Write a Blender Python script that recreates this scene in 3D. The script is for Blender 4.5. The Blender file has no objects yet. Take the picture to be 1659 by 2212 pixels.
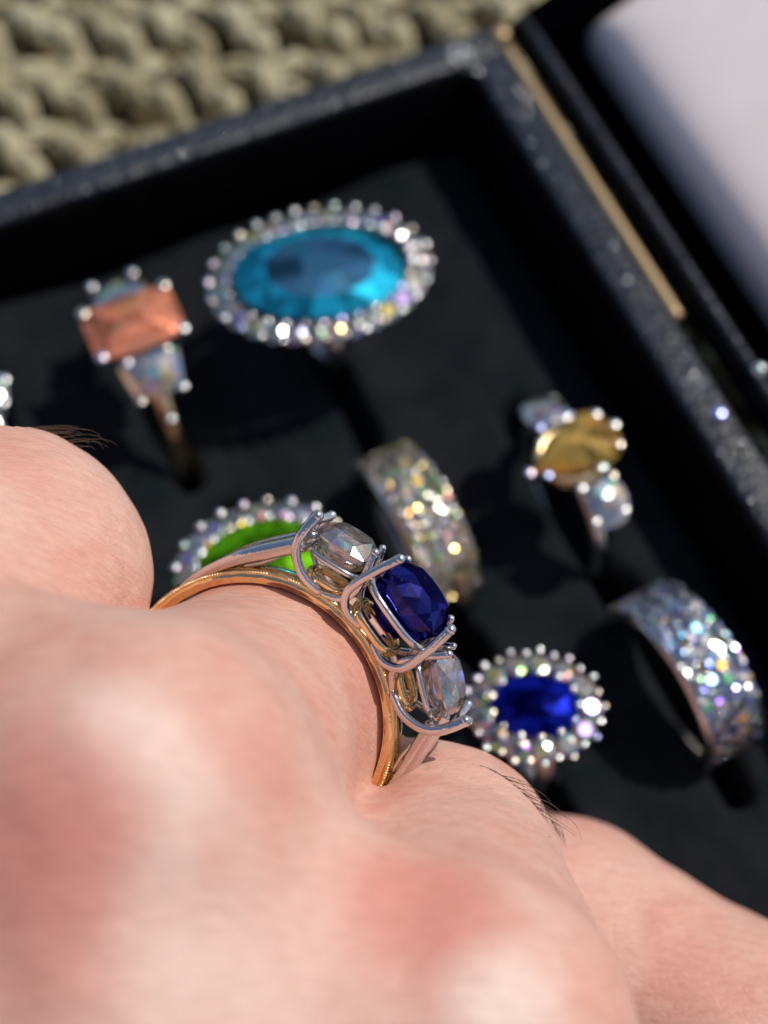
import bpy, bmesh, math, random
import numpy as np
from mathutils import Vector, Matrix, noise as mnoise

# ------------------------------------------------------------------ camera, sky, sun, exposure
# one Blender unit is one centimetre
sc = bpy.context.scene
sc.unit_settings.system = 'METRIC'
sc.unit_settings.scale_length = 0.01
COL = sc.collection
TH = math.radians(27.3)          # camera pitch away from straight down
DIST = 14.2                      # lens to the middle of the foam pad
FOCUS = 9.75
WF = 0.5                         # picture width at distance 1
CAM = Vector((0, -DIST*math.sin(TH), DIST*math.cos(TH)))
CF = Vector((0, math.sin(TH), -math.cos(TH)))
CU = Vector((0, math.cos(TH), math.sin(TH)))
CR = Vector((1, 0, 0))
cd = bpy.data.cameras.new('camera')
cam = bpy.data.objects.new('camera', cd); COL.objects.link(cam)
cam.location = CAM; cam.rotation_euler = (TH, 0, 0)
cd.sensor_fit = 'HORIZONTAL'; cd.sensor_width = 36; cd.lens = 36/WF
cd.clip_start = 0.5; cd.clip_end = 3000
cd.dof.use_dof = True; cd.dof.focus_distance = FOCUS
APERTURE = 0.285                  # pupil diameter in cm
cd.dof.aperture_fstop = cd.lens*1e-3/APERTURE
cd.dof.aperture_blades = 0
sc.camera = cam

SUN = Vector((0.58, 0.31, 1.0)).normalized()
EL = math.asin(SUN.z); AZ = math.atan2(SUN.x, SUN.y)
w = bpy.data.worlds.new('World'); sc.world = w; w.use_nodes = True
nt = w.node_tree; bg = nt.nodes['Background']
sky = nt.nodes.new('ShaderNodeTexSky'); sky.sky_type = 'NISHITA'; sky.sun_disc = False
sky.sun_elevation = EL; sky.sun_rotation = AZ
nt.links.new(sky.outputs[0], bg.inputs[0]); bg.inputs[1].default_value = 0.1
sd = bpy.data.lights.new('sun', 'SUN'); sd.energy = 3.1; sd.angle = math.radians(0.55); sd.color = (1, .95, .87)
so = bpy.data.objects.new('sun', sd); COL.objects.link(so)
so.rotation_euler = (-SUN).to_track_quat('-Z', 'Y').to_euler()
sc.view_settings.view_transform = 'Standard'; sc.view_settings.look = 'None'
sc.view_settings.exposure = 0.0; sc.view_settings.gamma = 1; sc.view_settings.use_curve_mapping = False
sc.cycles.max_bounces = 14; sc.cycles.transmission_bounces = 12; sc.cycles.glossy_bounces = 6; sc.cycles.diffuse_bounces = 3
sc.cycles.sample_clamp_indirect = 12; sc.cycles.sample_clamp_direct = 0
sc.cycles.caustics_reflective = True; sc.cycles.caustics_refractive = True
sc.cycles.blur_glossy = 0.3
sc.cycles.use_denoising = True
sc.cycles.use_adaptive_sampling = False

# ------------------------------------------------------------------ helpers
def PC(px, py, d):
    "photo pixel (1659 wide) at axis depth d -> camera space (x right, y up, z away)"
    return np.array([(px-829.5)/1659*WF*d, (1106-py)/1659*WF*d, d])
def cw(p):
    return CAM + CR*float(p[0]) + CU*float(p[1]) + CF*float(p[2])
def at(px, py, z):
    "photo pixel on the horizontal plane at height z -> world"
    d = CF + CR*((px-829.5)/1659*WF) + CU*((1106-py)/1659*WF)
    return CAM + d*((z-CAM.z)/d.z)
def tag(o, label=None, cat=None, group=None, kind=None):
    if label: o['label'] = label
    if cat: o['category'] = cat
    if group: o['group'] = group
    if kind: o['kind'] = kind
    return o
def thing(name, label, cat, loc=(0,0,0), mat=None, group=None):
    o = bpy.data.objects.new(name, None); COL.objects.link(o)
    o.empty_display_size = .3
    if mat is not None: o.matrix_world = mat
    else: o.location = loc
    return tag(o, label, cat, group)
def link(name, me, m=None, parent=None, mat=None):
    o = bpy.data.objects.new(name, me); COL.objects.link(o)
    if m is not None and len(me.materials) == 0: me.materials.append(m)
    if parent: o.parent = parent
    if mat is not None: o.matrix_local = mat
    return o
def mesh(name, bm, m=None, parent=None, mat=None, smooth=True):
    me = bpy.data.meshes.new(name); bm.to_mesh(me); bm.free()
    for p in me.polygons: p.use_smooth = smooth
    return link(name, me, m, parent, mat)
def tube(bm, pts, rad, seg=10, flat=None, cap=True):
    "sweep a circle along points; rad number or list; flat=(vector, factor) squashes the section along a vector"
    pts = [Vector(p) for p in pts]; n = len(pts)
    if not hasattr(rad, '__len__'): rad = [rad]*n
    t0 = (pts[1]-pts[0]).normalized()
    u = t0.orthogonal().normalized()
    rings = []
    for i, p in enumerate(pts):
        t = (pts[min(i+1, n-1)]-pts[max(i-1, 0)]).normalized()
        u = (u - t*u.dot(t)).normalized(); v = t.cross(u)
        ring = []
        for k in range(seg):
            a = 2*math.pi*k/seg
            off = (u*math.cos(a)+v*math.sin(a))*rad[i]
            if flat: off = off - flat[0]*(off.dot(flat[0])*(1-flat[1]))
            ring.append(bm.verts.new(p+off))
        rings.append(ring)
    for a, b in zip(rings, rings[1:]):
        for k in range(seg):
            bm.faces.new((a[k], a[(k+1) % seg], b[(k+1) % seg], b[k]))
    if cap:
        for ring, p, s in ((rings[0], pts[0]-(pts[1]-pts[0]).normalized()*rad[0]*.6, -1), (rings[-1], pts[-1]+(pts[-1]-pts[-2]).normalized()*rad[-1]*.6, 1)):
            c = bm.verts.new(p)
            for k in range(seg):
                f = (ring[k], ring[(k+1) % seg], c)
                bm.faces.new(f if s > 0 else f[::-1])
def catmull(P, n=6):
    P = [Vector(p) for p in P]; out = []
    Q = [P[0]*2-P[1]] + P + [P[-1]*2-P[-2]]
    for i in range(1, len(Q)-2):
        for k in range(n):
            t = k/n; a, b, c, d = Q[i-1], Q[i], Q[i+1], Q[i+2]
            out.append(.5*((2*b)+(c-a)*t+(2*a-5*b+4*c-d)*t*t+(3*b-a-3*c+d)*t**3))
    out.append(P[-1].copy()); return out
def ball(bm, c, r, sub=2, scale=None):
    M = Matrix.Translation(c) @ Matrix.Diagonal((*(scale or (1, 1, 1)), 1))
    bmesh.ops.create_icosphere(bm, subdivisions=sub, radius=r, matrix=M)
def boxm(bm, c, s, M=None):
    M = (M or Matrix()) @ Matrix.Translation(c) @ Matrix.Diagonal((*s, 1))
    return bmesh.ops.create_cube(bm, size=1, matrix=M)
# node helpers
def newmat(name):
    m = bpy.data.materials.new(name); m.use_nodes = True
    nt = m.node_tree; return m, nt, nt.nodes['Principled BSDF'], nt.nodes.new, nt.links.new
def pset(b, **k):
    for a, v in k.items(): b.inputs[a.replace('_', ' ')].default_value = v
def ramp(N, stops):
    r = N('ShaderNodeValToRGB'); e = r.color_ramp.elements
    e[0].position, e[0].color = stops[0][0], (*stops[0][1], 1)
    e[1].position, e[1].color = stops[-1][0], (*stops[-1][1], 1)
    for p, c in stops[1:-1]:
        x = e.new(p); x.color = (*c, 1)
    return r
def noise(N, L, scale, detail=4, rough=.5, coord=None, stretch=None):
    t = N('ShaderNodeTexNoise'); t.inputs['Scale'].default_value = scale; t.inputs['Detail'].default_value = detail
    t.inputs['Roughness'].default_value = rough
    tc = N('ShaderNodeTexCoord'); src = tc.outputs['Object']
    if stretch:
        mp = N('ShaderNodeMapping'); mp.inputs['Scale'].default_value = stretch[0]; mp.inputs['Rotation'].default_value = stretch[1]
        L(src, mp.inputs[0]); src = mp.outputs[0]
    L(src, t.inputs['Vector']); return t
def bump(N, L, b, h, strength, dist, prev=None):
    x = N('ShaderNodeBump'); x.inputs['Strength'].default_value = strength; x.inputs['Distance'].default_value = dist
    L(h, x.inputs['Height'])
    if prev: L(prev.outputs[0], x.inputs['Normal'])
    L(x.outputs[0], b.inputs['Normal']); return x

# ------------------------------------------------------------------ materials
def metal(name, col, rough, bumpy=.15, sc_=60):
    m, nt, b, N, L = newmat(name)
    pset(b, Base_Color=(*col, 1), Metallic=1.0, Roughness=rough)
    n = noise(N, L, sc_, 4)
    r = N('ShaderNodeMapRange'); r.inputs[3].default_value = rough*.7; r.inputs[4].default_value = rough*1.5
    L(n.outputs[0], r.inputs[0]); L(r.outputs[0], b.inputs['Roughness'])
    bump(N, L, b, n.outputs[0], bumpy, .01)
    return m
M_gold = metal('yellow_gold', (.96, .70, .36), .15, .22, 34)
M_plat = metal('white_gold', (.72, .69, .67), .12, .2, 34)
M_claw = metal('claw_metal', (.95, .93, .90), .2, .1, 40)
_nt = M_claw.node_tree; _oi = _nt.nodes.new('ShaderNodeObjectInfo'); _r = _nt.nodes.new('ShaderNodeValToRGB'); _e = _r.color_ramp
_e.interpolation = 'CONSTANT'; _e.elements[0].color = (.95, .93, .90, 1); _e.elements[1].position = .9; _e.elements[1].color = (.55, .6, .95, 1)
for _p, _c in ((.3, (.95, .84, .68, 1)), (.5, (.92, .80, .90, 1)), (.62, (.80, .92, .86, 1)), (.72, (.96, .95, .92, 1))):
    _x = _e.elements.new(_p); _x.color = _c
_nt.links.new(_oi.outputs['Random'], _r.inputs[0]); _nt.links.new(_r.outputs[0], _nt.nodes['Principled BSDF'].inputs['Base Color'])
M_brass = metal('brass', (.52, .38, .22), .5, .15, 1.2)

def gem_glass(name, col, ior=1.77, rough=0.0, mixcol=None, mix=0.0, grough=.12, diff=0.0):
    m, nt, b, N, L = newmat(name)
    nt.nodes.remove(b)
    g = N('ShaderNodeBsdfGlass'); g.inputs['Color'].default_value = (*col, 1); g.inputs['IOR'].default_value = ior; g.inputs['Roughness'].default_value = rough
    out = nt.nodes['Material Output']
    if mix > 0:
        s = N('ShaderNodeBsdfGlossy'); s.inputs['Roughness'].default_value = grough
        at_ = N('ShaderNodeAttribute'); at_.attribute_name = 'fire'
        mc = N('ShaderNodeMix'); mc.data_type = 'RGBA'; mc.blend_type = 'MULTIPLY'; mc.inputs[0].default_value = 1
        mc.inputs[6].default_value = (*mixcol, 1); L(at_.outputs['Color'], mc.inputs[7]); L(mc.outputs[2], s.inputs['Color'])
        top = s.outputs[0]
        if diff > 0:
            df = N('ShaderNodeBsdfDiffuse'); L(mc.outputs[2], df.inputs['Color'])
            y = N('ShaderNodeMixShader'); y.inputs[0].default_value = diff; L(top, y.inputs[1]); L(df.outputs[0], y.inputs[2]); top = y.outputs[0]
        x = N('ShaderNodeMixShader'); x.inputs[0].default_value = mix
        L(g.outputs[0], x.inputs[1]); L(top, x.inputs[2]); L(x.outputs[0], out.inputs[0])
    else: L(g.outputs[0], out.inputs[0])
    return m
M_sapph = gem_glass('deep_blue_sapphire', (.06, .05, .42), 1.77, 0, (.14, .17, .95), .24, .1)
M_diam = gem_glass('clear_diamond', (.97, .96, .95), 2.2, 0, (.98, .96, .94), .36, .13, .15)
M_sparkle = gem_glass('sparkling_small_diamond', (.95, .95, .95), 2.2, .02, (1, .95, .87), .72, .19, .07)
M_aqua = gem_glass('aquamarine_blue', (.05, .42, .60), 1.6, .02, (.03, .60, .92), .70, .24, .25)
M_green = gem_glass('peridot_green', (.22, .75, .02), 1.6, .02, (.30, .90, .02), .6, .2, .22)
M_salmon = gem_glass('salmon_stone', (1, .32, .15), 1.6, .02, (1, .36, .21), .8, .3, .5)
M_yellow = gem_glass('yellow_stone', (1, .80, .35), 1.8, .02, (.95, .64, .16), .5, .22, .4)
M_blue2 = gem_glass('royal_blue_stone', (.02, .03, .6), 1.7, .02, (.015, .03, .60), .6, .16, .2)

def cloth(name, col, dark, s1, rough=.95, sheen=.0, bs=.4, bd=.02, spec=.2):
    m, nt, b, N, L = newmat(name)
    n = noise(N, L, s1, 6, .65); r = ramp(N, [(.3, dark), (.7, col)])
    L(n.outputs[0], r.inputs[0]); L(r.outputs[0], b.inputs['Base Color'])
    pset(b, Roughness=rough, Sheen_Weight=sheen); b.inputs['Specular IOR Level'].default_value = spec
    n2 = noise(N, L, s1*5, 4, .7); bump(N, L, b, n2.outputs[0], bs, bd)
    return m
M_foam = cloth('black_velvet_foam', (.016, .017, .020), (.004, .008, .010), 1.3, 1, .0, .6, .03, .1)
M_black = cloth('black_velvet', (.004, .004, .005), (.002, .002, .003), 2, 1, 0, .3, .02, .05)
M_satin = cloth('pale_satin', (.95, .86, .83), (.84, .73, .68), .35, .75, .0, .1, .01, .4)
# navy leatherette of the rim
M_rim, nt_, b_, N_, L_ = newmat('navy_leatherette')
n1 = noise(N_, L_, 2.2, 6, .6); r1 = ramp(N_, [(.3, (.004, .005, .009)), (.75, (.018, .023, .036))])
L_(n1.outputs[0], r1.inputs[0]); L_(r1.outputs[0], b_.inputs['Base Color']); pset(b_, Roughness=.42)
v1 = N_('ShaderNodeTexVoronoi'); v1.inputs['Scale'].default_value = 14
tc_ = N_('ShaderNodeTexCoord'); L_(tc_.outputs['Object'], v1.inputs['Vector'])
bump(N_, L_, b_, v1.outputs['Distance'], .5, .03)
# yarn
M_yarn, nt_, b_, N_, L_ = newmat('olive_beige_yarn')
n1 = noise(N_, L_, 1.2, 5, .6); r1 = ramp(N_, [(.3, (.26, .21, .10)), (.5, (.50, .44, .26)), (.8, (.72, .66, .45))])
L_(n1.outputs[0], r1.inputs[0]); L_(r1.outputs[0], b_.inputs['Base Color']); pset(b_, Roughness=.7, Sheen_Weight=.2)
n2 = noise(N_, L_, 16, 4, .7); bump(N_, L_, b_, n2.outputs[0], .7, .06)
M_under = cloth('blanket_underlayer', (.16, .12, .06), (.06, .045, .025), 2, 1, 0, .5, .05)
M_table = cloth('dark_table', (.09, .07, .05), (.05, .04, .03), .3, .8)

# ------------------------------------------------------------------ the setting
E1 = Vector((.9145, .4045, 0)).normalized()      # along the far edge of the box
E2 = Vector((E1.y, -E1.x, 0))                    # along the hinge side, towards the camera
E3 = Vector((0, 0, 1))
C0 = Vector((.875, 4.56, 0))                     # inner far corner of the box
BM = Matrix.Translation(C0) @ Matrix((( E1.x, -E2.x, 0, 0), (E1.y, -E2.y, 0, 0), (0, 0, 1, 0), (0, 0, 0, 1)))
# box frame: x along E1 (inside is negative), y along -E2 (inside is negative), z up
def boxco(v):
    r = BM.inverted() @ v; return r
TABLE = -1.45
bm = bmesh.new(); bmesh.ops.create_grid(bm, x_segments=4, y_segments=4, size=600)
g = mesh('table_top', bm, M_table); g.location = (0, 0, TABLE-.4); tag(g, kind='structure')

# knitted blanket
def yarn(bm, S, r):
    "three twisted plies"
    ph0 = random.uniform(0, 6)
    for q in range(3):
        P = []
        for k, p in enumerate(S):
            t = (S[min(k+1, len(S)-1)]-S[max(k-1, 0)]).normalized(); u = t.cross(Vector((0, 0, 1))).normalized(); v = t.cross(u)
            a = ph0+q*2.094+k*.42; P.append(p+(u*math.cos(a)+v*math.sin(a))*r*.52)
        tube(bm, P, [r*.62*random.uniform(.93, 1.07) for _ in P], 8)
random.seed(7)
bm = bmesh.new()
PX, PY = .82, 1.0
for j in range(-5, 13):
    for i in range(-13, 15):
        cx = i*PX + (j % 2)*PX*.45 + random.uniform(-.09, .09) - .4
        cy = 4.2 + (j-2)*PY + random.uniform(-.05, .05) + .05*math.sin(i*.7)
        # leave out what lies wholly under the box
        q = boxco(Vector((cx, cy, 0)))
        if q.x < -1.2 and q.y < -1.2 and q.x > -10 and q.y > -10: continue
        if cx > 9 or cy < -6: continue
        s = random.uniform(.92, 1.18); a = random.uniform(-.3, .3)
        def T(x, y, z):
            x, y = x*math.cos(a)-y*math.sin(a), x*math.sin(a)+y*math.cos(a)
            return Vector((cx+x*s*1.12, cy+y*s*1.12, TABLE-.1+z*s*1.25))
        S = catmull([T(-.40, .42, -.1), T(-.34, .24, .20), T(-.14, .12, .34), T(.00, -.08, .26), T(.20, -.16, .34), T(.30, -.38, .0)], 5)
        yarn(bm, S, .135)
        S = catmull([T(-.22, .16, .10), T(.0, .20, .24), T(.16, .32, .28), T(.26, .56, -.05)], 5)
        yarn(bm, S, .115)
        S = catmull([T(-.42, -.30, -.02), T(-.1, -.36, .08), T(.22, -.30, .06), T(.45, -.22, -.05)], 4)
        yarn(bm, S, .09)
bl = mesh('knitted_blanket', bm, M_yarn)
tag(bl, 'chunky olive beige knitted blanket lying under the black ring box', 'blanket')
bm = bmesh.new(); bmesh.ops.create_grid(bm, x_segments=60, y_segments=60, size=14)
for v in bm.verts: v.co.z += .05*mnoise.noise(v.co*1.3)
ul = mesh('underlayer', bm, M_under, bl); ul.location = (0, 2, TABLE-.12)

# ------------------------------------------------------------------ the box
box = thing('ring_box', 'open black velvet ring box with navy leatherette rim and tilted lid', 'jewellery box', mat=BM)
LX, LY, H, RW = 12.5, 15.0, 1.0, .37
def bevel_box(name, c, s, m, r=.05, parent=box, seg=3, mat=None):
    bm = bmesh.new(); boxm(bm, c, s)
    bmesh.ops.bevel(bm, geom=bm.edges[:], offset=r, segments=seg, affect='EDGES', profile=.5)
    return mesh(name, bm, m, parent, mat)
zc = (H+TABLE+.05)/2; zs = H-TABLE-.05
bevel_box('far_wall', (-LX/2+RW/2, RW/2, zc), (LX+RW, RW, zs), M_rim)
bevel_box('hinge_wall', (RW/2+.003, -LY/2-.003, zc-.003), (RW, LY, zs), M_rim)
bevel_box('near_wall', (-LX/2+RW/2, -LY-RW/2, zc), (LX+RW, RW, zs), M_rim)
bevel_box('outer_wall', (-LX-RW/2, -LY/2, zc-.003), (RW, LY, zs), M_rim)
bevel_box('inner_lining', (-LX/2, -.02, .32), (LX, .035, 1.24), M_black, .01)
bevel_box('inner_lining', (-.02, -LY/2, .32), (.035, LY, 1.24), M_black, .01)
bevel_box('inner_lining', (-LX+.02, -LY/2, .32), (.035, LY, 1.24), M_black, .01)
bevel_box('bottom_panel', (-LX/2, -LY/2, TABLE+.2), (LX-.1, LY-.1, .3), M_black, .01)

# ring positions (top of the stone in the photograph -> ground point)
def spot(px, py, z): 
    p = at(px, py, z); return Vector((p.x, p.y, 0))
SPOTS = dict(aqua=spot(690, 588, 1.25), salmon=spot(287, 697, 1.1), green=spot(560, 1205, 1.05), band1=spot(900, 1068, .98),
             pear=spot(1245, 968, 1.05), cluster=spot(1155, 1525, .95), band2=spot(1508, 1390, .98), edge=spot(-42, 850, 1.0))
# foam pad with a slit for every ring
bm = bmesh.new(); NX, NY = 230, 270
x0, x1, y0, y1 = -LX+.05, -.05, -LY+.05, -.05
slits = [boxco(p) for p in SPOTS.values()]
vs = []
for j in range(NY+1):
    row = []
    for i in range(NX+1):
        x = x0+(x1-x0)*i/NX; y = y0+(y1-y0)*j/NY
        z = .05*mnoise.noise(Vector((x*.8, y*.8, 3))) + .03*mnoise.noise(Vector((x*3, y*3, 0))) + .012*mnoise.noise(Vector((x*9, y*9, 0)))
        z += .05*math.cos((x+.9)*2.9)
        e = min(x1-x, x-x0, y1-y, y-y0); z -= .25*math.exp(-(e/.10)**2)
        for q in slits:
            dx = (x-q.x)/.10; dy = max(0, abs(y-q.y)-1.05)/.10
            z -= .6*math.exp(-(dx*dx+dy*dy))
        row.append(bm.verts.new((x, y, z)))
    vs.append(row)
for j in range(NY):
    for i in range(NX):
        bm.faces.new((vs[j][i], vs[j][i+1], vs[j+1][i+1], vs[j+1][i]))
mesh('foam_pad', bm, M_foam, box)

# brass piano hinge on the hinge wall
def bl_(p): return boxco(p)
h0 = bl_(at(1112, 92, 1.0)); h1 = bl_(at(1490, 672, 1.0))
hx = RW+.045
hb = bmesh.new(); ny = 9
tube(hb, [(hx, h0.y+(h1.y-h0.y)*k/40, H-.03) for k in range(41)], .058, 16)
boxm(hb, (hx-.05, (h0.y+h1.y)/2, H-.075), (.06, abs(h1.y-h0.y), .02))
mesh('hinge', hb, M_brass, box)
# pins
def pin(px, py, z, r, parent=box, m=M_claw):
    q = bl_(at(px, py, z)); b = bmesh.new(); ball(b, q, r, 3, (1, 1, .5)); mesh('pin', b, m, parent)
pin(1553, 893, H+.01, .075); pin(1082, 72, H-.02, .09, m=M_brass)
# dust and glitter specks on the rim
random.seed(11)
bm = bmesh.new()
def speck(q, r):
    n0 = len(bm.verts)
    M = Matrix.Translation(q) @ Matrix.Rotation(random.gauss(0, .35), 4, 'X') @ Matrix.Rotation(random.gauss(0, .35), 4, 'Y') @ Matrix.Diagonal((1, 1, .35, 1))
    bmesh.ops.create_icosphere(bm, subdivisions=2, radius=r, matrix=M)
for k in range(130):
    y = -random.uniform(0, 1)**.8*9.5; speck(Vector((random.uniform(.05, RW-.04), y, H+.004)), random.choice([.006, .008, .010, .013, .018]))
for k in range(60):
    speck(Vector((-random.uniform(0, 8), random.uniform(.04, RW-.04), H+.004)), random.choice([.006, .008, .012]))
for k in range(26):
    speck(Vector((random.gauss(-.02, .09), random.gauss(.12, .12), H+.006)), random.choice([.012, .018, .026]))
sp = mesh('glitter_dust', bm, M_claw, box, smooth=True); sp['kind'] = 'stuff'

# lid: a shallow tray hinged along the hinge wall, leaning back
ALPHA = math.radians(27)
LM = Matrix.Translation((hx+.05, 0, H-.05)) @ Matrix.Rotation(-ALPHA, 4, 'Y')
lid = link('lid', None, None, box, LM) if False else None
bm = bmesh.new()
def bb(c, s, r=.05):
    t = bmesh.new(); boxm(t, c, s); bmesh.ops.bevel(t, geom=t.edges[:], offset=r, segments=3, affect='EDGES')
    me = bpy.data.meshes.new('t'); t.to_mesh(me); t.free(); bm.from_mesh(me); bpy.data.meshes.remove(me)
LW, LD = 10.0, 1.1
bb((.20, -LY/2, -LD/2), (.30, LY+.7, LD)); bb((LW-.15, -LY/2, -LD/2), (.3, LY+.7, LD))
bb((LW/2, RW-.15, -LD/2-.003), (LW-.3, .3, LD)); bb((LW/2, -LY-RW+.15, -LD/2-.003), (LW-.3, .3, LD)); bb((LW/2, -LY/2, -LD), (LW-.1, LY+.5, .12))
lid = mesh('lid', bm, M_black, box, LM)
# slightly lighter piping of the lid rim
bm = bmesh.new(); tube(bm, [(.27, y*.5+.3, -.02) for y in range(0, -32, -1)], .055, 10); mesh('lid_edge', bm, M_rim, lid)
bm = bmesh.new(); NX, NY = 80, 110; vs = []
sx0, sx1, sy0, sy1 = .62, LW-.4, -LY-.1, .12
for j in range(NY+1):
    row = []
    for i in range(NX+1):
        u, v = i/NX, j/NY; x = sx0+(sx1-sx0)*u; y = sy0+(sy1-sy0)*v
        e = min(x-sx0, sx1-x, y-sy0, sy1-y)
        z = -.75 + .62*(1-math.exp(-e/.16)) + .05*mnoise.noise(Vector((x*.5, y*.5, 1)))
        row.append(bm.verts.new((x, y, z)))
    vs.append(row)
for j in range(NY):
    for i in range(NX): bm.faces.new((vs[j][i], vs[j][i+1], vs[j+1][i+1], vs[j+1][i]))
mesh('satin_lining', bm, M_satin, lid)
q = LM.inverted() @ bl_(at(1640, 800, 1.1)); b = bmesh.new(); ball(b, q, .07, 3); mesh('pin', b, M_claw, lid)

# ------------------------------------------------------------------ gems
def superell(a, b, p):
    def f(t):
        c, s = math.cos(t), math.sin(t)
        r = (abs(c/a)**p + abs(s/b)**p)**(-1/p)
        return r*c, r*s
    return f
def pear(a, b):
    def f(t):
        c, s = math.cos(t), math.sin(t)
        x = a*c; y = b*s*(.5+.5*c)**.9 * 1.3
        return x, y
    return f
def trapez(a, b, k):
    g = superell(a, b, 7)
    def f(t):
        x, y = g(t); return x*(1+k*y/b), y
    return f
RND = random.Random(3)
HUES = dict(mix=[.6, .68, .72, .5, .08, .1, .13, .33, .45, 0.0, .62, .07], warm=[.09, .11, .12, .13, .08, .10, .14, .67, .62, .0, .3, .12], cool=[.5, .6, .64, .66, .68, .36, .58, .70, .62, .09, .12, .66])
def fire(me, sat=.7, frac=.35, lo=.55, win=1.0, pal='mix'):
    "each facet reflects its own tint, as the fire of a cut stone"
    ca = me.color_attributes.new('fire', 'FLOAT_COLOR', 'CORNER')
    import colorsys
    for p in me.polygons:
        if RND.random() < frac:
            h = RND.choice(HUES[pal]); c = colorsys.hsv_to_rgb(h, RND.uniform(sat*.55, sat), 1)
        else:
            g = RND.uniform(lo, 1); c = (g, g*.98, g*.97)
        if p.normal.z > .97: c = tuple(x*w_ for x, w_ in zip(c, win if hasattr(win, '__len__') else (win,)*3))  # the stone's dark see-through window is painted into its table facets
        for li in p.loop_indices: ca.data[li].color = (*c, 1)
def gem_mesh(name, f, n=8, table=.56, ch=.16, ph=.43, size=1.0, m=None, culet=.04, sat=.7, frac=.35, lo=.55, win=1.0, pal='mix', dome=0, pav=((.62, .50), (.36, .76))):
    pts = []
    def ringp(r, z, off, k):
        for i in range(k):
            x, y = f(2*math.pi*(i+off)/k); pts.append((x*r, y*r, z))
    if dome: ringp(table*.42, (ch+dome)*size, .5, max(5, n//2))
    ringp(table, ch*size, 0, n); ringp(.80, ch*size*.62, .5, n)
    ringp(1, .012*size, 0, 2*n); ringp(1, -.02*size, 0, 2*n)
    ringp(pav[0][0], -ph*size*pav[0][1], .5, n); ringp(pav[1][0], -ph*size*pav[1][1], 0, n); ringp(culet, -ph*size, 0, n)
    bm = bmesh.new()
    for p in pts: bm.verts.new(p)
    bmesh.ops.convex_hull(bm, input=bm.verts[:])
    bmesh.ops.dissolve_limit(bm, angle_limit=.02, verts=bm.verts[:], edges=bm.edges[:])
    me = bpy.data.meshes.new(name); bm.to_mesh(me); bm.free()
    me.materials.append(m); fire(me, sat, frac, lo, win, pal); return me
def smalls(frac, pal): return [gem_mesh('diamond', superell(1, 1, 2), 8, size=2, ch=.10, m=M_sparkle, sat=1, frac=frac, lo=.3, pal=pal) for _ in range(10)]
SMALL = smalls(.42, 'mix'); SMALL_WARM = smalls(.6, 'warm'); SMALL_COOL = smalls(.6, 'cool')
CLAW = bmesh.new(); ball(CLAW, (0, 0, 0), 1, 2); CLAWm = bpy.data.meshes.new('claw'); CLAW.to_mesh(CLAWm); CLAW.free()
for p in CLAWm.polygons: p.use_smooth = True
CLAWm.materials.append(M_claw)
def rotz(a): return Matrix.Rotation(a, 4, 'Z')

def ringthing(name, label, key, zrot=0, cat='ring'):
    M = Matrix.Translation(SPOTS[key]) @ rotz(math.atan2(E1.y, E1.x)+zrot)
    return thing(name, label, cat, mat=M)
def shank(parent, R, zc, w, t, m, zrot=0):
    "torus-like shank standing upright in the slit, its axis along local x"
    bm = bmesh.new(); K = 64; S = 12; rr = []
    for i in range(K):
        a = 2*math.pi*i/K; c, s = math.cos(a), math.sin(a); ring = []
        for j in range(S):
            b = 2*math.pi*j/S; u, v = math.cos(b)*w/2, math.sin(b)*t/2
            r = R+v; ring.append(bm.verts.new((u, r*s, zc+r*c)))
        rr.append(ring)
    for i in range(K):
        for j in range(S):
            A, B = rr[i], rr[(i+1) % K]
            bm.faces.new((A[j], A[(j+1) % S], B[(j+1) % S], B[j]))
    bmesh.ops.recalc_face_normals(bm, faces=bm.faces[:])
    return mesh('shank', bm, m, parent, rotz(zrot))
def basket(parent, a, b, z0, z1, m, k0=.55):
    "open gallery: a rail under the stones and struts converging on the shank"
    bm = bmesh.new(); K = 40
    for (s, z, r) in ((.93, z1, .045), (.74, (z0+z1)/2, .03)):
        P = [Vector((a*s*math.cos(2*math.pi*i/K), b*s*math.sin(2*math.pi*i/K), z)) for i in range(K+1)]
        tube(bm, P, r, 8, cap=False)
    for i in range(10):
        t = 2*math.pi*i/10
        tube(bm, catmull([(a*.93*math.cos(t), b*.93*math.sin(t), z1), (a*.75*math.cos(t), b*.75*math.sin(t), (z0+z1)/2), (a*.2*math.cos(t), b*.2*math.sin(t), z0)], 4), .03, 8)
    return mesh('gallery', bm, m, parent)
def place(parent, name, me, M): return link(name, me, None, parent, M)
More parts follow.
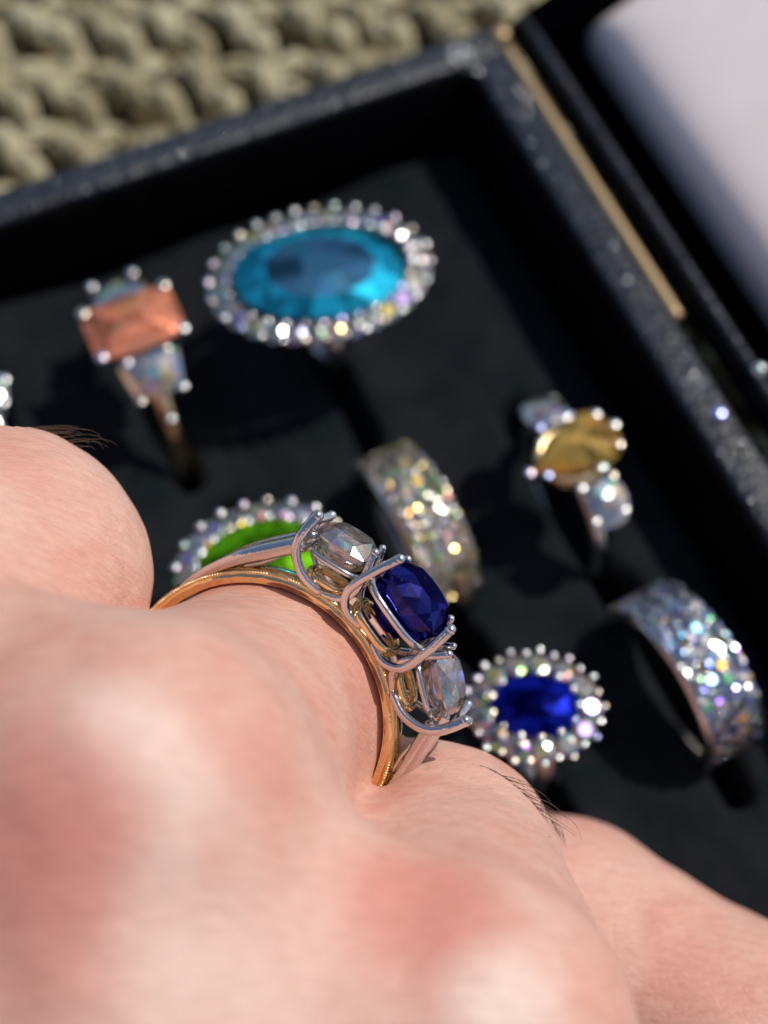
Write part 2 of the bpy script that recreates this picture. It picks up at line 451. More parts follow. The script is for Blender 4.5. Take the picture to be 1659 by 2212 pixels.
def halo_ring(key, label, a, b, gm, z, n, hs, ha, hb, zrot, name, ch, gemkw, claw_r=.034, shape=2.1, inner=True):
    t = ringthing(name, label, key)
    R = rotz(zrot)
    me = gem_mesh('centre_stone', superell(a, b, shape), gemkw.pop('n', 10), size=b*2, m=gm, **gemkw)
    place(t, 'centre_stone', me, R @ Matrix.Translation((0, 0, z)) @ Matrix.Rotation(math.radians(7 if key == 'aqua' else 0), 4, 'Y'))
    # perimeter-even placement
    K = 720; pts = [(ha*math.cos(2*math.pi*i/K), hb*math.sin(2*math.pi*i/K)) for i in range(K+1)]
    s = [0]
    for p, q in zip(pts, pts[1:]): s.append(s[-1]+math.dist(p, q))
    def pe(u):
        u = (u % 1)*s[-1]; i = min(K-1, int(np.searchsorted(s, u, side='right'))-1)
        x, y = pts[i]; nx, ny = x/ha**2, y/hb**2; l = math.hypot(nx, ny); return x, y, nx/l, ny/l
    for k in range(n):
        x, y, nx, ny = pe(k/n)
        M = R @ Matrix.Translation((x, y, z-.03)) @ Matrix.Rotation(.22, 4, Vector((-ny, nx, 0))) @ rotz(RND.uniform(0, 6)) @ Matrix.Diagonal((hs, hs, hs, 1))
        place(t, 'halo_diamond', RND.choice(SMALL), M)
        x, y, nx, ny = pe((k+.5)/n)
        for o in ((hs*.82,) + ((-hs*.8,) if inner else ())):
            place(t, 'claw', CLAWm, R @ Matrix.Translation((x+nx*o, y+ny*o, z+.015+RND.uniform(-.01, .01))) @ Matrix.Rotation(RND.gauss(0, .12), 4, 'X') @ Matrix.Diagonal((claw_r*RND.uniform(.85, 1.2), claw_r*RND.uniform(.85, 1.2), claw_r*RND.uniform(.3, .6), 1)))
        if not inner:
            x, y, nx, ny = pe(k/n); o = hs*1.12
            place(t, 'claw', CLAWm, R @ Matrix.Translation((x+nx*o, y+ny*o, z)) @ Matrix.Rotation(RND.gauss(0, .12), 4, 'X') @ Matrix.Diagonal((claw_r*RND.uniform(.85, 1.2), claw_r*RND.uniform(.85, 1.2), claw_r*RND.uniform(.3, .6), 1)))
            place(t, 'claw', CLAWm, R @ Matrix.Translation((x-nx*hs, y-ny*hs, z+.05)) @ Matrix.Rotation(RND.gauss(0, .12), 4, 'X') @ Matrix.Diagonal((claw_r*RND.uniform(.85, 1.2), claw_r*RND.uniform(.85, 1.2), claw_r*RND.uniform(.3, .6), 1)))
    g = basket(t, ha+hs*.5, hb+hs*.5, z-.32, z-.10, M_plat); g.matrix_local = R
    shank(t, .42, z-.80, .26, .12, M_plat)
    return t
halo_ring('aqua', 'large ring with an oval pale blue stone inside a diamond halo', .80, .50, M_aqua, 1.25, 28, .106, .93, .635, math.radians(-11), 'blue_oval_ring', .1, dict(table=.66, sat=.2, frac=.15, lo=.3, win=(2.2, .36, .42), ch=.10, n=13, dome=.03))
halo_ring('green', 'oval bright green stone ring with diamond halo, half hidden behind the finger ring', .52, .33, M_green, 1.05, 18, .10, .63, .44, math.radians(-6), 'green_oval_ring', .1, dict(table=.5, sat=.2, frac=.2, lo=.05, win=.5, ch=.12, n=12, dome=.03))
halo_ring('cluster', 'round daisy cluster ring with a small royal blue oval centre', .35, .265, M_blue2, .95, 13, .098, .455, .375, math.radians(-24), 'blue_cluster_ring', .1, dict(table=.5, sat=.3, frac=.2, lo=.1, win=.2, ch=.12, n=11, dome=.03), claw_r=.027, inner=False)

# salmon three stone ring
t = ringthing('salmon_stone_ring', 'ring with a rectangular salmon orange stone and a clear side diamond', 'salmon')
place(t, 'centre_stone', gem_mesh('centre_stone', superell(.43, .295, 6), 14, size=.6, table=.6, ch=.10, dome=.06, m=M_salmon, sat=.3, frac=.3, lo=.35), Matrix.Translation((0, 0, 1.1)))
for s in (1, -1):
    place(t, 'side_diamond', gem_mesh('side_diamond', trapez(.26, .21, -.15*s), 6, size=.4, ch=.12, dome=.05, m=M_sparkle, sat=.8, frac=.4), Matrix.Translation((0, s*.49, .95)) @ Matrix.Rotation(-s*.45, 4, 'X'))
    for k in (-1, 1):
        place(t, 'claw', CLAWm, Matrix.Translation((k*.385, s*.255, 1.135)) @ Matrix.Diagonal((.055, .055, .02, 1)))
        place(t, 'claw', CLAWm, Matrix.Translation((k*.19, s*.33, 1.04)) @ Matrix.Diagonal((.042, .042, .015, 1)))
        place(t, 'claw', CLAWm, Matrix.Translation((k*.2, s*.68, .90)) @ Matrix.Diagonal((.042, .042, .015, 1)))
place(t, 'claw', CLAWm, Matrix.Translation((0, -.84, .70)) @ Matrix.Diagonal((.05, .04, .03, 1)))
basket(t, .36, .26, .62, 1.0, M_gold); shank(t, .92, -.06, .18, .13, M_gold)
# yellow pear ring
t = ringthing('yellow_pear_ring', 'ring with a yellow pear shaped stone between two clear diamonds', 'pear')
M = Matrix.Translation((-.04, 0, 1.05)) @ Matrix.Rotation(math.radians(3), 4, 'Y') @ rotz(math.pi + math.radians(10))
pf = pear(.46, .32)
def pf2(t_): x, y = pf(t_); return -x, y
place(t, 'centre_stone', gem_mesh('centre_stone', pf2, 19, size=.7, table=.45, ch=.20, dome=.06, m=M_yellow, sat=.35, frac=.35, lo=.12), M)
for s in (1, -1):
    place(t, 'side_diamond', gem_mesh('side_diamond', superell(.20, .22, 2.6), 6, size=.38, ch=.12, dome=.05, m=M_sparkle, sat=.8, frac=.4), Matrix.Translation((-s*.04, s*.52, .90)) @ Matrix.Rotation(-s*.4, 4, 'X'))
    for k in (-1, 1):
        place(t, 'claw', CLAWm, Matrix.Translation((k*.14-s*.03, s*.62, .87)) @ Matrix.Diagonal((.040, .040, .014, 1)))
        place(t, 'claw', CLAWm, Matrix.Translation((k*.15-s*.03, s*.34, 1.0)) @ Matrix.Diagonal((.040, .040, .014, 1)))
for x, y in ((-.49, -.07), (.30, .22), (.34, -.13), (.04, .30), (.10, -.27), (-.36, -.15), (.40, .06), (-.26, .16)):
    place(t, 'claw', CLAWm, Matrix.Translation((x, y, 1.09 if abs(y) > .06 or abs(x) > .3 else 1.16)) @ Matrix.Diagonal((.042, .042, .015, 1)))
basket(t, .36, .28, .6, .97, M_gold); shank(t, .72, .08, .2, .13, M_plat)
# pavé eternity bands
def eternity(key, label, zrot, gems, W_=.57, R=.80, zc=.16):
    t = ringthing('eternity_band', label, key, zrot)
    t['group'] = 'wide diamond bands standing in the foam'
    bm = bmesh.new(); K = 72; prof = [(-W_/2, -.11), (-W_/2, -.02), (-W_/2+.04, 0), (W_/2-.04, 0), (W_/2, -.02), (W_/2, -.11)]; rr = []
    for i in range(K):
        a = 2*math.pi*i/K; rr.append([bm.verts.new((u, (R+v)*math.sin(a), zc+(R+v)*math.cos(a))) for u, v in prof])
    for i in range(K):
        A, B = rr[i], rr[(i+1) % K]
        for j in range(len(prof)): bm.faces.new((A[j], A[(j+1) % len(prof)], B[(j+1) % len(prof)], B[j]))
    bmesh.ops.recalc_face_normals(bm, faces=bm.faces[:]); mesh('shank', bm, M_plat, t)
    NR = 20; rows = 4
    for i in range(-NR, NR+1):
        a = i*.15
        if abs(a) > 1.43: continue
        for j in range(rows):
            aa = a + (.075 if j % 2 else 0); u = (j-(rows-1)/2)*.134
            M = Matrix.Translation((0, 0, zc)) @ Matrix.Rotation(-aa, 4, 'X') @ Matrix.Translation((u, 0, R+.012)) @ rotz(RND.uniform(0, 6)) @ Matrix.Rotation(RND.uniform(-.4, .4), 4, 'Y') @ Matrix.Rotation(RND.uniform(-.4, .4), 4, 'X') @ Matrix.Diagonal((.068, .068, .07, 1))
            if i % 1 == 0 : place(t, 'pave_diamond', RND.choice(gems), M)
            place(t, 'claw', CLAWm, Matrix.Translation((0, 0, zc)) @ Matrix.Rotation(-aa-.06+RND.uniform(-.03, .03), 4, 'X') @ Matrix.Translation((u+RND.uniform(-.06, .06), 0, R+.03)) @ Matrix.Diagonal((.022, .022, .009, 1)))
    return t
eternity('band1', 'wide pave diamond band nearest the middle, behind the worn sapphire ring', .06, SMALL_WARM)
eternity('band2', 'wide pave diamond band right of the royal blue cluster ring, cut by the picture edge', .10, SMALL_COOL)
# ring at the left edge
t = ringthing('clear_stone_ring', 'clear diamond ring at the left picture edge above the finger', 'edge')
place(t, 'centre_stone', gem_mesh('centre_stone', superell(.24, .24, 2), 8, size=.5, ch=.12, dome=.04, m=M_sparkle, sat=.8), Matrix.Translation((0, 0, 1.0)))
for k in range(6):
    a = k*math.pi/3+.2; place(t, 'claw', CLAWm, Matrix.Translation((.23*math.cos(a), .23*math.sin(a), 1.02)) @ Matrix.Diagonal((.055, .055, .02, 1)))
basket(t, .22, .22, .6, .95, M_plat); shank(t, .88, 0, .2, .12, M_plat)

# ------------------------------------------------------------------ the worn ring
nA = Vector((.269, .164, .949)).normalized()                 # finger axis in camera space, away from the lens
U0 = Vector((.81, .585, 0)); U0 = (U0 - nA*U0.dot(nA)).normalized()
T0 = -nA.cross(U0)
def cdir(v): return CR*v.x + CU*v.y + CF*v.z
RC = Vector((-.867, -1.336, 10.04)) + nA*.11
X, Y, Z = cdir(T0), cdir(nA), cdir(U0)
RM = Matrix(((X.x, Y.x, Z.x, 0), (X.y, Y.y, Z.y, 0), (X.z, Y.z, Z.z, 0), (0, 0, 0, 1)))
RM = Matrix.Translation(cw(RC)) @ RM
ring = thing('three_stone_ring', 'gold ring worn on the finger with a deep blue sapphire between two clear diamonds', 'ring', mat=RM)
# local: x tangent, y along the finger away from the lens, z out through the sapphire
RO, RI, BW = .975, .885, .21
def pol(phi, r, y=0.): return Vector((r*math.sin(phi), y, r*math.cos(phi)))
bm = bmesh.new(); K = 180
prof = [(-BW/2+.030, RI+.006), (-BW/2+.002, RO-.048), (-BW/2+.004, RO-.042), (-BW/2+.034, RO-.003), (-BW/2+.042, RO), (0, RO+.012), (BW/2-.02, RO), (BW/2, RO-.02), (BW/2, RI+.012), (BW/2-.03, RI), (-BW/2+.03, RI)]
rr = []
for i in range(K):
    a = 2*math.pi*i/K; wob = .0022*math.sin(a*37)+.0018*math.sin(a*61+1)+.0012*math.sin(a*143+1)
    rr.append([bm.verts.new(pol(a, r+wob*(1 if 0 < j < 5 else 0), y)) for j, (y, r) in enumerate(prof)])
for i in range(K):
    A, B = rr[i], rr[(i+1) % K]
    for j in range(len(prof)): bm.faces.new((A[j], A[(j+1) % len(prof)], B[(j+1) % len(prof)], B[j]))
bmesh.ops.recalc_face_normals(bm, faces=bm.faces[:])
bo = mesh('band', bm, M_gold, ring)
for p in bo.data.polygons: p.use_smooth = True
md = bo.modifiers.new('b', 'BEVEL'); md.width = .006; md.segments = 2; md.limit_method = 'ANGLE'; md.angle_limit = .5
bm = bmesh.new()
for k in range(320):
    a = 2*math.pi*k/320; bmesh.ops.create_icosphere(bm, subdivisions=2, radius=.0125*(1+.15*math.sin(k*7.3)), matrix=Matrix.Translation(pol(a, RO-.016, -BW/2+.018)))
mesh('beaded_edge', bm, metal('rim_glint_gold', (1, .82, .46), .34, .2, 40), bo)  # beads in paler gold than the band, painting in its bright rim
# shoulders: split white gold bars rising from the band to the side settings
for s in (-1, 1):
    bm = bmesh.new()
    for yy, f in ((-.075, 1), (.075, 1)):
        P = [pol(s*math.radians(d), r, yy*q) for d, r, q in ((84, .955, .6), (74, .985, .9), (64, 1.02, 1.1), (55, 1.065, 1.3), (46, 1.12, 1.4), (39, 1.185, 1.6), (35, 1.235, 1.75))]
        P = catmull(P, 6); n = len(P)
        tube(bm, P, [.024+.036*min(1, k/n*1.6) for k in range(n)], 12)
    # web filling between them near the band
    P = catmull([pol(s*math.radians(d), r, 0) for d, r in ((80, .96), (70, .985), (60, 1.01), (50, 1.035))], 6)
    tube(bm, P, [.03+.02*k/len(P) for k in range(len(P))], 12)
    P = catmull([pol(s*math.radians(d), r, -.03) for d, r in ((56, .99), (49, 1.02), (44, 1.075))], 5)
    tube(bm, P, .022, 10)
    mesh('shoulder', bm, M_plat, ring)
# settings
def setting(name, phi, m, paths, rails, ta, aa, thick):
    F = Matrix.Rotation(phi, 4, 'Y'); bm = bmesh.new()
    for P, f in paths:
        P = catmull(P, 6); n = len(P)
        tube(bm, P, [thick*f*(.90+.22*(k/n)) for k in range(n)], 16)
        ball(bm, P[-1], thick*f*1.18, 3)
    seat = mesh(name, bm, m, ring, F)
    for (zz, s_, rad, mm) in rails:
        b2 = bmesh.new(); f = superell(ta*s_, aa*s_, 3.0); K = 64
        P = [Vector((*f(2*math.pi*k/K), zz)) for k in range(K+1)]
        tube(b2, P, rad, 12, cap=False); mesh('rail', b2, mm, seat)
    return seat
P_ = []
for sx in (-1, 1):
    P_.append(([(sx*.07, -.10, .985), (sx*.20, -.16, .995), (sx*.285, -.195, 1.07), (sx*.305, -.205, 1.16), (sx*.295, -.205, 1.32), (sx*.268, -.19, 1.495)], 1.0))
    P_.append(([(sx*.07, .10, .985), (sx*.20, .16, .995), (sx*.275, .195, 1.07), (sx*.285, .20, 1.16), (sx*.265, .20, 1.30), (sx*.235, .165, 1.415)], .8))
setting('centre_claws', 0, M_plat, P_, [(1.235, 1.0, .028, M_plat), (1.035, .66, .034, M_gold)], .275, .215, .030)
me = gem_mesh('sapphire', superell(.272, .215, 2.7), 10, table=.62, size=.5, ch=.22, ph=.60, m=M_sapph, sat=.4, frac=.25, lo=.2, culet=.2, pav=((.86, .45), (.58, .8)))
link('sapphire', me, None, ring, Matrix.Translation((0, 0, 1.375)))
for s in (-1, 1):
    phi = s*math.radians(23.8); F = Matrix.Rotation(phi, 4, 'Y')
    P_ = [([(s*.0, -.11, .985), (s*.13, -.17, 1.04), (s*.225, -.20, 1.14), (s*.258, -.205, 1.24), (s*.25, -.195, 1.34), (s*.23, -.175, 1.43)], 1.35),
          ([(-s*.02, -.11, .985), (-s*.14, -.15, 1.03), (-s*.205, -.175, 1.12), (-s*.215, -.18, 1.25), (-s*.20, -.165, 1.42)], 1.0),
          ([(s*.23, -.19, 1.38), (s*.262, -.07, 1.33), (s*.262, .07, 1.33), (s*.22, .18, 1.37)], 1.15),
          ([(-s*.05, .12, .985), (-s*.18, .17, 1.08), (-s*.205, .18, 1.2), (-s*.18, .155, 1.37)], .85),
          ([(s*.05, .12, .985), (s*.20, .17, 1.08), (s*.245, .19, 1.2), (s*.22, .18, 1.36)], .9)]
    setting('side_claws', phi, M_plat, P_, [(1.205, .96, .021, M_plat), (1.05, .6, .028, M_gold)], .21, .185, .0245)
    me = gem_mesh('diamond', superell(.208, .185, 3.6), 8, table=.62, size=.40, ch=.2, ph=.5, m=M_diam, sat=.5, frac=.3, lo=.3, culet=.15, pav=((.8, .45), (.5, .8)))
    link('diamond', me, None, ring, F @ Matrix.Translation((0, 0, 1.325)))

# ------------------------------------------------------------------ the hand (signed distance field, surface nets)
def cap(G, a, b, ra, rb):
    a = np.array(a, np.float32); b = np.array(b, np.float32); ab = b-a; L2 = float(ab@ab)
    px, py, pz = G[0]-a[0], G[1]-a[1], G[2]-a[2]
    h = np.clip((px*ab[0]+py*ab[1]+pz*ab[2])/L2, 0, 1)
    d = np.sqrt((px-h*ab[0])**2+(py-h*ab[1])**2+(pz-h*ab[2])**2)
    return d-(ra+(rb-ra)*h)
def smin(a, b, k):
    h = np.maximum(k-np.abs(a-b), 0)/k
    return np.minimum(a, b)-h*h*k*.25
vx = .055
xs = np.arange(-6.6, 5.6, vx, dtype=np.float32); ys = np.arange(-9.5, .6, vx, dtype=np.float32); zs = np.arange(4.6, 14.0, vx, dtype=np.float32)
G = np.meshgrid(xs, ys, zs, indexing='ij', sparse=True)
c = np.array(RC); n_ = np.array(nA); u_ = np.array(U0); t_ = np.array(T0)
M3 = c - n_*2.1 + u_*.02 + np.array([.02, .08, 0]); 
M2 = PC(-330, 1560, 8.6); M1 = PC(-900, 1300, 9.2); M4 = PC(985, 2250, 8.3)
F4c = PC(918, 1900, 10.2); 
F2c = PC(-8, 1248, 10.1)
wrist = np.array([-1.6, -8.2, 6.9]); wrist2 = np.array([.2, -8.4, 7.4])
# ring finger
fc = c - u_*.015
d = cap(G, M3, c-n_*1.0-u_*.03, .95, .90)
d = smin(d, cap(G, c-n_*1.0-u_*.03, fc+n_*.1, .90, .845), .15)
d = smin(d, cap(G, fc+n_*.1, fc+n_*.35, .845, .83), .1)
p2 = fc+n_*1.1-u_*.45; p3 = p2+n_*.8-u_*1.6; d = smin(d, cap(G, fc+n_*.35, p2, .83, .78), .2); d = smin(d, cap(G, p2, p3, .78, .68), .3); d = smin(d, cap(G, p3, p3-n_*1.3-u_*1.0, .66, .55), .2)
# back of the hand
back = cap(G, M3, wrist, .98, 1.5)
back = smin(back, cap(G, M4, wrist2, .95, 1.5), .9)
back = smin(back, cap(G, M2, wrist-[.8, 0, -.5], .98, 1.4), .9)
back = smin(back, cap(G, M1, wrist-[1.4, 0, -.9], .85, 1.3), .9)
back = smin(back, cap(G, (M3+M4)/2+[-.1, -.5, .25], wrist, .85, 1.3), .7)
back = smin(back, cap(G, (M3+M2)/2+[.1, -.1, .35], wrist, .8, 1.3), .7)
d = smin(d, back, .28)
# neighbouring fingers
def finger(d, m, pcen, r0, r1, dirn, k=.10, down=None):
    tip = pcen + dirn*.9 + down*.45
    d_ = cap(G, m, pcen, r0*1.02, r1)
    d_ = smin(d_, cap(G, pcen, tip, r1, r1*.88), .15)
    q = tip + down*1.5 + dirn*.7
    d_ = smin(d_, cap(G, tip, q, r1*.88, r1*.78), .2)
    d_ = smin(d_, cap(G, q, q-dirn*1.2+down*.8, r1*.76, r1*.6), .15)
    return smin(d, d_, k)
d = finger(d, M2, F2c, 1.0, .985, np.array([.20, .10, .97]), .12, -u_)
others = finger(np.full_like(d, 9.0), M4, F4c, .94, .89, np.array([.18, .02, .98]), .12, -u_)
rel = [G[i]-c[i] for i in range(3)]
ya = rel[0]*n_[0]+rel[1]*n_[1]+rel[2]*n_[2]
rr_ = np.sqrt(np.maximum((rel[0]-ya*n_[0])**2+(rel[1]-ya*n_[1])**2+(rel[2]-ya*n_[2])**2, 1e-6))
groove = np.maximum(rr_-1.04, np.abs(ya+.22)-.37)
others = -smin(-others, groove, .2)
d = smin(d, others, .10)
d = smin(d, cap(G, PC(785, 1812, 9.65), PC(760, 1900, 9.2), .25, .3), .3)
del others, rel, ya, rr_, groove
d = finger(d, M1, M1+np.array([.2, .3, 2.2]), .85, .78, np.array([.1, .12, .98]), .15, -u_)
# thumb lying behind and below
th0 = PC(1200, 2040, 11.9); th1 = PC(1600, 2310, 11.3); th2 = PC(2150, 2760, 10.4)
thd = cap(G, th0, th1, 1.0, .98); thd = smin(thd, cap(G, th1, th2, .98, 1.1), .3); thd = smin(thd, cap(G, th2, wrist2+[.6, .8, .6], 1.1, 1.5), .5)
d = smin(d, thd, .12)
# forearm
def nets(d, xs, ys, zs):
    s = d < 0
    nx, ny, nz = d.shape
    acc = np.zeros((nx-1, ny-1, nz-1, 3), np.float32); cnt = np.zeros((nx-1, ny-1, nz-1), np.float32)
    for ax in range(3):
        a = [slice(None)]*3; b = [slice(None)]*3; a[ax] = slice(0, -1); b[ax] = slice(1, None)
        da, db = d[tuple(a)], d[tuple(b)]; cr = (da < 0) != (db < 0)
        t = np.where(cr, da/(da-db+1e-12), 0)
        o = [i for i in range(3) if i != ax]
        for i in (0, 1):
            for j in (0, 1):
                sl = [slice(None)]*3
                sl[o[0]] = slice(i, i+(nx-1, ny-1, nz-1)[o[0]]); sl[o[1]] = slice(j, j+(nx-1, ny-1, nz-1)[o[1]])
                c_ = cr[tuple(sl)]; cnt += c_
                acc[..., ax] += np.where(c_, t[tuple(sl)], 0)
                if i: acc[..., o[0]] += c_
                if j: acc[..., o[1]] += c_
    act = cnt > 0; idx = -np.ones(act.shape, np.int64); I = np.argwhere(act); idx[act] = np.arange(len(I))
    V = (I + acc[act]/cnt[act][:, None])*vx + np.array([xs[0], ys[0], zs[0]])
    Fs = []
    for ax in range(3):
        o = [(ax+1) % 3, (ax+2) % 3]
        a = [slice(1, -1)]*3; b = [slice(1, -1)]*3
        a[ax] = slice(0, -1); b[ax] = slice(1, None)
        sa, sb = s[tuple(a)], s[tuple(b)]; E_ = np.argwhere(sa != sb)
        off = np.ones(3, int); off[ax] = 0; E_ = E_ + off
        fl = s[E_[:, 0], E_[:, 1], E_[:, 2]]
        def gi(du, dv):
            q = E_.copy(); q[:, o[0]] -= du; q[:, o[1]] -= dv; return idx[q[:, 0], q[:, 1], q[:, 2]]
        Q = np.stack([gi(0, 0), gi(1, 0), gi(1, 1), gi(0, 1)], 1)
        Q[~fl] = Q[~fl][:, ::-1]; Fs.append(Q)
    F = np.concatenate(Fs); F = F[(F >= 0).all(1)]
    return V, F
V, F = nets(d.astype(np.float32), xs, ys, zs)
del d, back, thd
# smooth a little
e = np.concatenate([F[:, [0, 1]], F[:, [1, 2]], F[:, [2, 3]], F[:, [3, 0]]])
deg = np.bincount(e.ravel(), minlength=len(V)).astype(float)
for it in range(6):
    S_ = np.zeros_like(V)
    for k in range(3):
        S_[:, k] = np.bincount(e[:, 0], V[e[:, 1], k], len(V)) + np.bincount(e[:, 1], V[e[:, 0], k], len(V))
    V = V + ((.5 if it % 2 == 0 else -.52))*(S_/deg[:, None]-V)
a_, b2_, c_ = V[F[:, 0]], V[F[:, 1]], V[F[:, 2]]
fn = np.cross(b2_-a_, c_-a_); NV = np.stack([sum(np.bincount(F[:, q], fn[:, k], len(V)) for q in range(4)) for k in range(3)], 1)
NV /= np.linalg.norm(NV, axis=1)[:, None]+1e-9
disp = np.array([.022*mnoise.noise(Vector(p)*1.6)+.010*mnoise.noise(Vector(p)*4.2) for p in V.tolist()])
V = V + NV*disp[:, None]
B = np.array([list(CR), list(CU), list(CF)])
VW = V @ B + np.array(CAM)
hl = cw(M3)
me = bpy.data.meshes.new('hand'); me.from_pydata((VW-np.array(hl)).tolist(), [], F.tolist()); me.update()
for p in me.polygons: p.use_smooth = True
# skin material
M_skin, nt_, b_, N, L = newmat('skin')
geo = N('ShaderNodeNewGeometry')
n1 = noise(N, L, 1.3, 7, .68); r1 = ramp(N, [(.28, (.66, .315, .24)), (.46, (.69, .39, .305)), (.60, (.72, .445, .355)), (.8, (.75, .50, .405))])
L(n1.outputs[0], r1.inputs[0]); colr = r1.outputs[0]
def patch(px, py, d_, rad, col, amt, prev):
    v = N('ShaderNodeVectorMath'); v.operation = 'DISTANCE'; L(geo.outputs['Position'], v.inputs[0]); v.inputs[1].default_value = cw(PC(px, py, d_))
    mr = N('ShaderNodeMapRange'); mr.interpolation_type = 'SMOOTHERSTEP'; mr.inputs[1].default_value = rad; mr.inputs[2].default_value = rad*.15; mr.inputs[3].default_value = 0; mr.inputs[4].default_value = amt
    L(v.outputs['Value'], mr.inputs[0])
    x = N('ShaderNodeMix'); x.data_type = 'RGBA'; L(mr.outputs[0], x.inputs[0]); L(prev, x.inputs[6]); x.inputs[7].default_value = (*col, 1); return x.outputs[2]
RED = (.64, .245, .19); HIGHLIGHT = (.88, .72, .62)  # the pale tone paints bright highlight spots into the skin colour
for a in ((250, 1560, 7.1, .62, HIGHLIGHT, .7), (430, 1720, 7.1, .42, HIGHLIGHT, .5), (330, 1880, 7.0, .4, HIGHLIGHT, .35), (100, 1760, 7.1, .75, RED, .75), (60, 2000, 7, .7, RED, .5), (620, 1640, 7.5, .5, RED, .35),
          (930, 1930, 7.7, .75, RED, .75), (1130, 2160, 7.3, .6, HIGHLIGHT, .7), (1250, 2190, 7.3, .3, RED, .6), (520, 2120, 6.8, .9, HIGHLIGHT, .5), (560, 1950, 6.9, .5, RED, .3), (1520, 2120, 10.5, .7, RED, .4), (790, 1490, 9.6, .5, RED, .3)):
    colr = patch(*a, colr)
n3 = noise(N, L, 9, 5, .65); mx = N('ShaderNodeMix'); mx.data_type = 'RGBA'; mx.blend_type = 'MULTIPLY'; mx.inputs[0].default_value = .22
r3 = ramp(N, [(.3, (.8, .66, .62)), (.7, (1, 1, 1))]); L(n3.outputs[0], r3.inputs[0]); L(colr, mx.inputs[6]); L(r3.outputs[0], mx.inputs[7])
n4 = noise(N, L, 7, 6, .7, stretch=((1, 5, 1), (.4, .2, .9))); r4 = ramp(N, [(.35, (.90, .84, .83)), (.55, (1, 1, 1)), (.72, (1.12, 1.10, 1.08))]); L(n4.outputs[0], r4.inputs[0])
mx2 = N('ShaderNodeMix'); mx2.data_type = 'RGBA'; mx2.blend_type = 'MULTIPLY'; mx2.inputs[0].default_value = .8; L(mx.outputs[2], mx2.inputs[6]); L(r4.outputs[0], mx2.inputs[7])
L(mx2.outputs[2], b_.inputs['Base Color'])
pset(b_, Roughness=.52, Subsurface_Weight=.22, Subsurface_Scale=.12); b_.inputs['Subsurface Radius'].default_value = (1, .35, .2); b_.inputs['Specular IOR Level'].default_value = .32
na = noise(N, L, 3.2, 5, .6, stretch=((1, 3.2, 1), (.3, .4, .6))); bp = bump(N, L, b_, na.outputs[0], .35, .05)
vo = N('ShaderNodeTexVoronoi'); vo.inputs['Scale'].default_value = 26; L(N('ShaderNodeTexCoord').outputs['Object'], vo.inputs['Vector']); bp2 = bump(N, L, b_, vo.outputs['Distance'], .25, .008, bp)
cr_ = N('ShaderNodeTexVoronoi'); cr_.feature = 'DISTANCE_TO_EDGE'; cr_.inputs['Scale'].default_value = 9
mpc = N('ShaderNodeMapping'); mpc.inputs['Scale'].default_value = (1, 2.6, 1); mpc.inputs['Rotation'].default_value = (.3, .3, .8)
nd = noise(N, L, 4, 3, .6); vm = N('ShaderNodeVectorMath'); vm.operation = 'MULTIPLY_ADD'; vm.inputs[1].default_value = (.12, .12, .12)
tcc = N('ShaderNodeTexCoord'); L(nd.outputs['Color'], vm.inputs[0]); L(tcc.outputs['Object'], vm.inputs[2]); L(vm.outputs[0], mpc.inputs[0]); L(mpc.outputs[0], cr_.inputs['Vector'])
mrc = N('ShaderNodeMapRange'); mrc.inputs[1].default_value = 0; mrc.inputs[2].default_value = .10; L(cr_.outputs['Distance'], mrc.inputs[0])
bp3 = bump(N, L, b_, mrc.outputs[0], .24, .010, bp2)
nb = noise(N, L, 60, 3, .6); bump(N, L, b_, nb.outputs[0], .3, .005, bp3)
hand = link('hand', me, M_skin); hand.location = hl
tag(hand, 'pale human hand with fingers curled over the ring box, wearing the sapphire ring', 'hand')

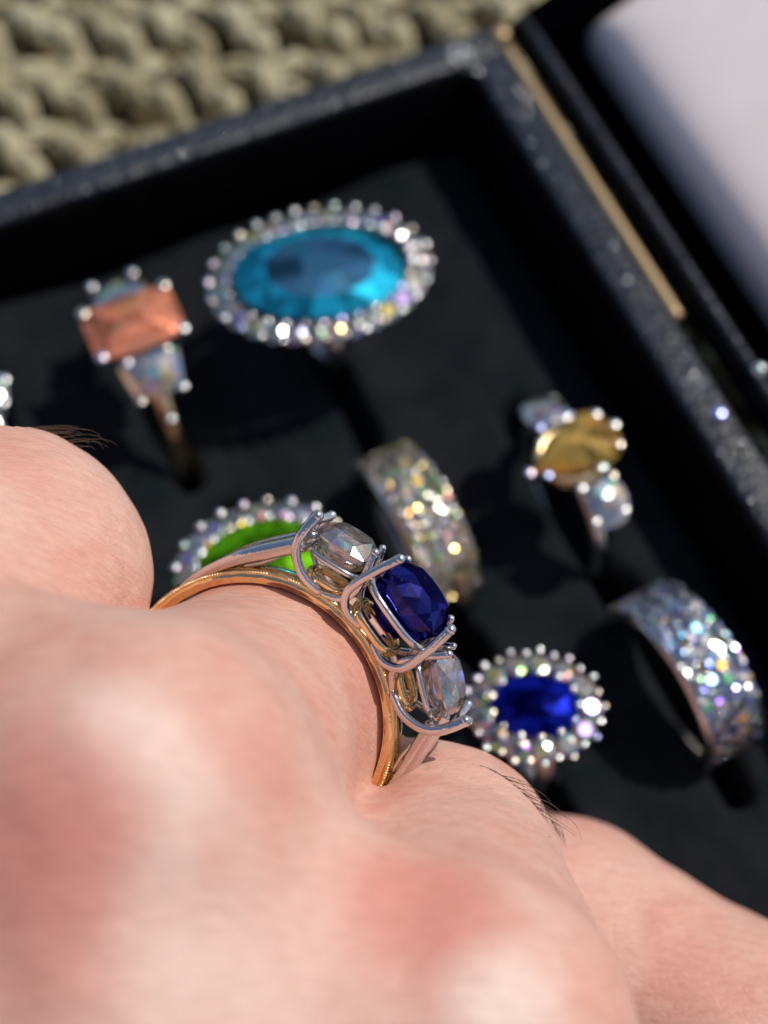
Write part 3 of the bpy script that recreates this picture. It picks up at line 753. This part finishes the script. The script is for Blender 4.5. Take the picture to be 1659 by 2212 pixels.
# fine dark hair on two finger edges
from mathutils.bvhtree import BVHTree
M_hair, nt_, b_, N, L = newmat('dark_hair'); pset(b_, Base_Color=(.10, .06, .035, 1), Roughness=.35)
dg = bpy.context.evaluated_depsgraph_get(); bvh = BVHTree.FromPolygons([Vector(v) for v in VW.tolist()], F.tolist())
random.seed(5)
def hairs(px0, py0, px1, py1, dep, n, out, lean, ln, parent):
    bm = bmesh.new()
    for k in range(n):
        u = random.random(); px = px0+(px1-px0)*u+random.gauss(0, 7); py = py0+(py1-py0)*u+random.gauss(0, 7)
        q = cw(PC(px, py, dep)); hit = bvh.find_nearest(q)
        p, nn = hit[0], hit[1]
        o = (CR*out[0]+CU*out[1]+CF*out[2]).normalized(); l = (CR*lean[0]+CU*lean[1]).normalized()
        le = ln*random.uniform(.5, 1.2); P = []
        b = random.uniform(.3, 1.1); s = random.uniform(-.12, .12)
        for i in range(8):
            t_ = i/7; P.append(p - hl + o*(le*.38*math.sin(t_*math.pi*b*.8)+s*t_*le) + l*(le*t_) + CF*(le*random.uniform(-.02, .02)))
        tube(bm, P, [(.0024)*(1-.7*i/7) for i in range(8)], 5)
    h = mesh('finger_hair', bm, M_hair, parent); h['kind'] = 'stuff'
hairs(60, 940, 150, 968, 10.1, 17, (.5, .9, .1), (1, -.45), .24, hand)
hairs(1085, 1672, 1165, 1768, 9.9, 16, (.8, .55, .1), (.75, -.95), .30, hand)
hairs(1030, 1640, 1180, 1800, 9.9, 7, (.8, .5, .1), (.6, -.9), .18, hand)
hairs(10, 925, 200, 985, 10.1, 7, (.5, .9, .1), (1, -.4), .18, hand)
hairs(1165, 1775, 1190, 1800, 10.1, 8, (.8, .3, 0), (.2, -1), .12, hand)

# two tiny faceted specks added on the skin to stand for small glints
for (px, py, r, lab) in ((1415, 1850, .022, 'tiny faceted speck added for a white glint on the thumb'), (1186, 1808, .018, 'tiny faceted speck added for a violet glint on the finger beside the thumb')):
    best = None
    dd = CF + CR*((px-829.5)/1659*WF) + CU*((1106-py)/1659*WF)
    hit = bvh.ray_cast(CAM, dd.normalized())
    if hit[0] is None: hit = bvh.find_nearest(CAM+dd*10.3)
    me = gem_mesh('glint_gem', superell(1, 1, 2), 6, size=2, m=M_sparkle, sat=.9)
    o = link('glint_speck', me); o.matrix_world = Matrix.Translation(hit[0]+hit[1]*.01) @ hit[1].to_track_quat('Z', 'Y').to_matrix().to_4x4() @ Matrix.Diagonal((r, r, r, 1))
    tag(o, lab, 'glint_gem')
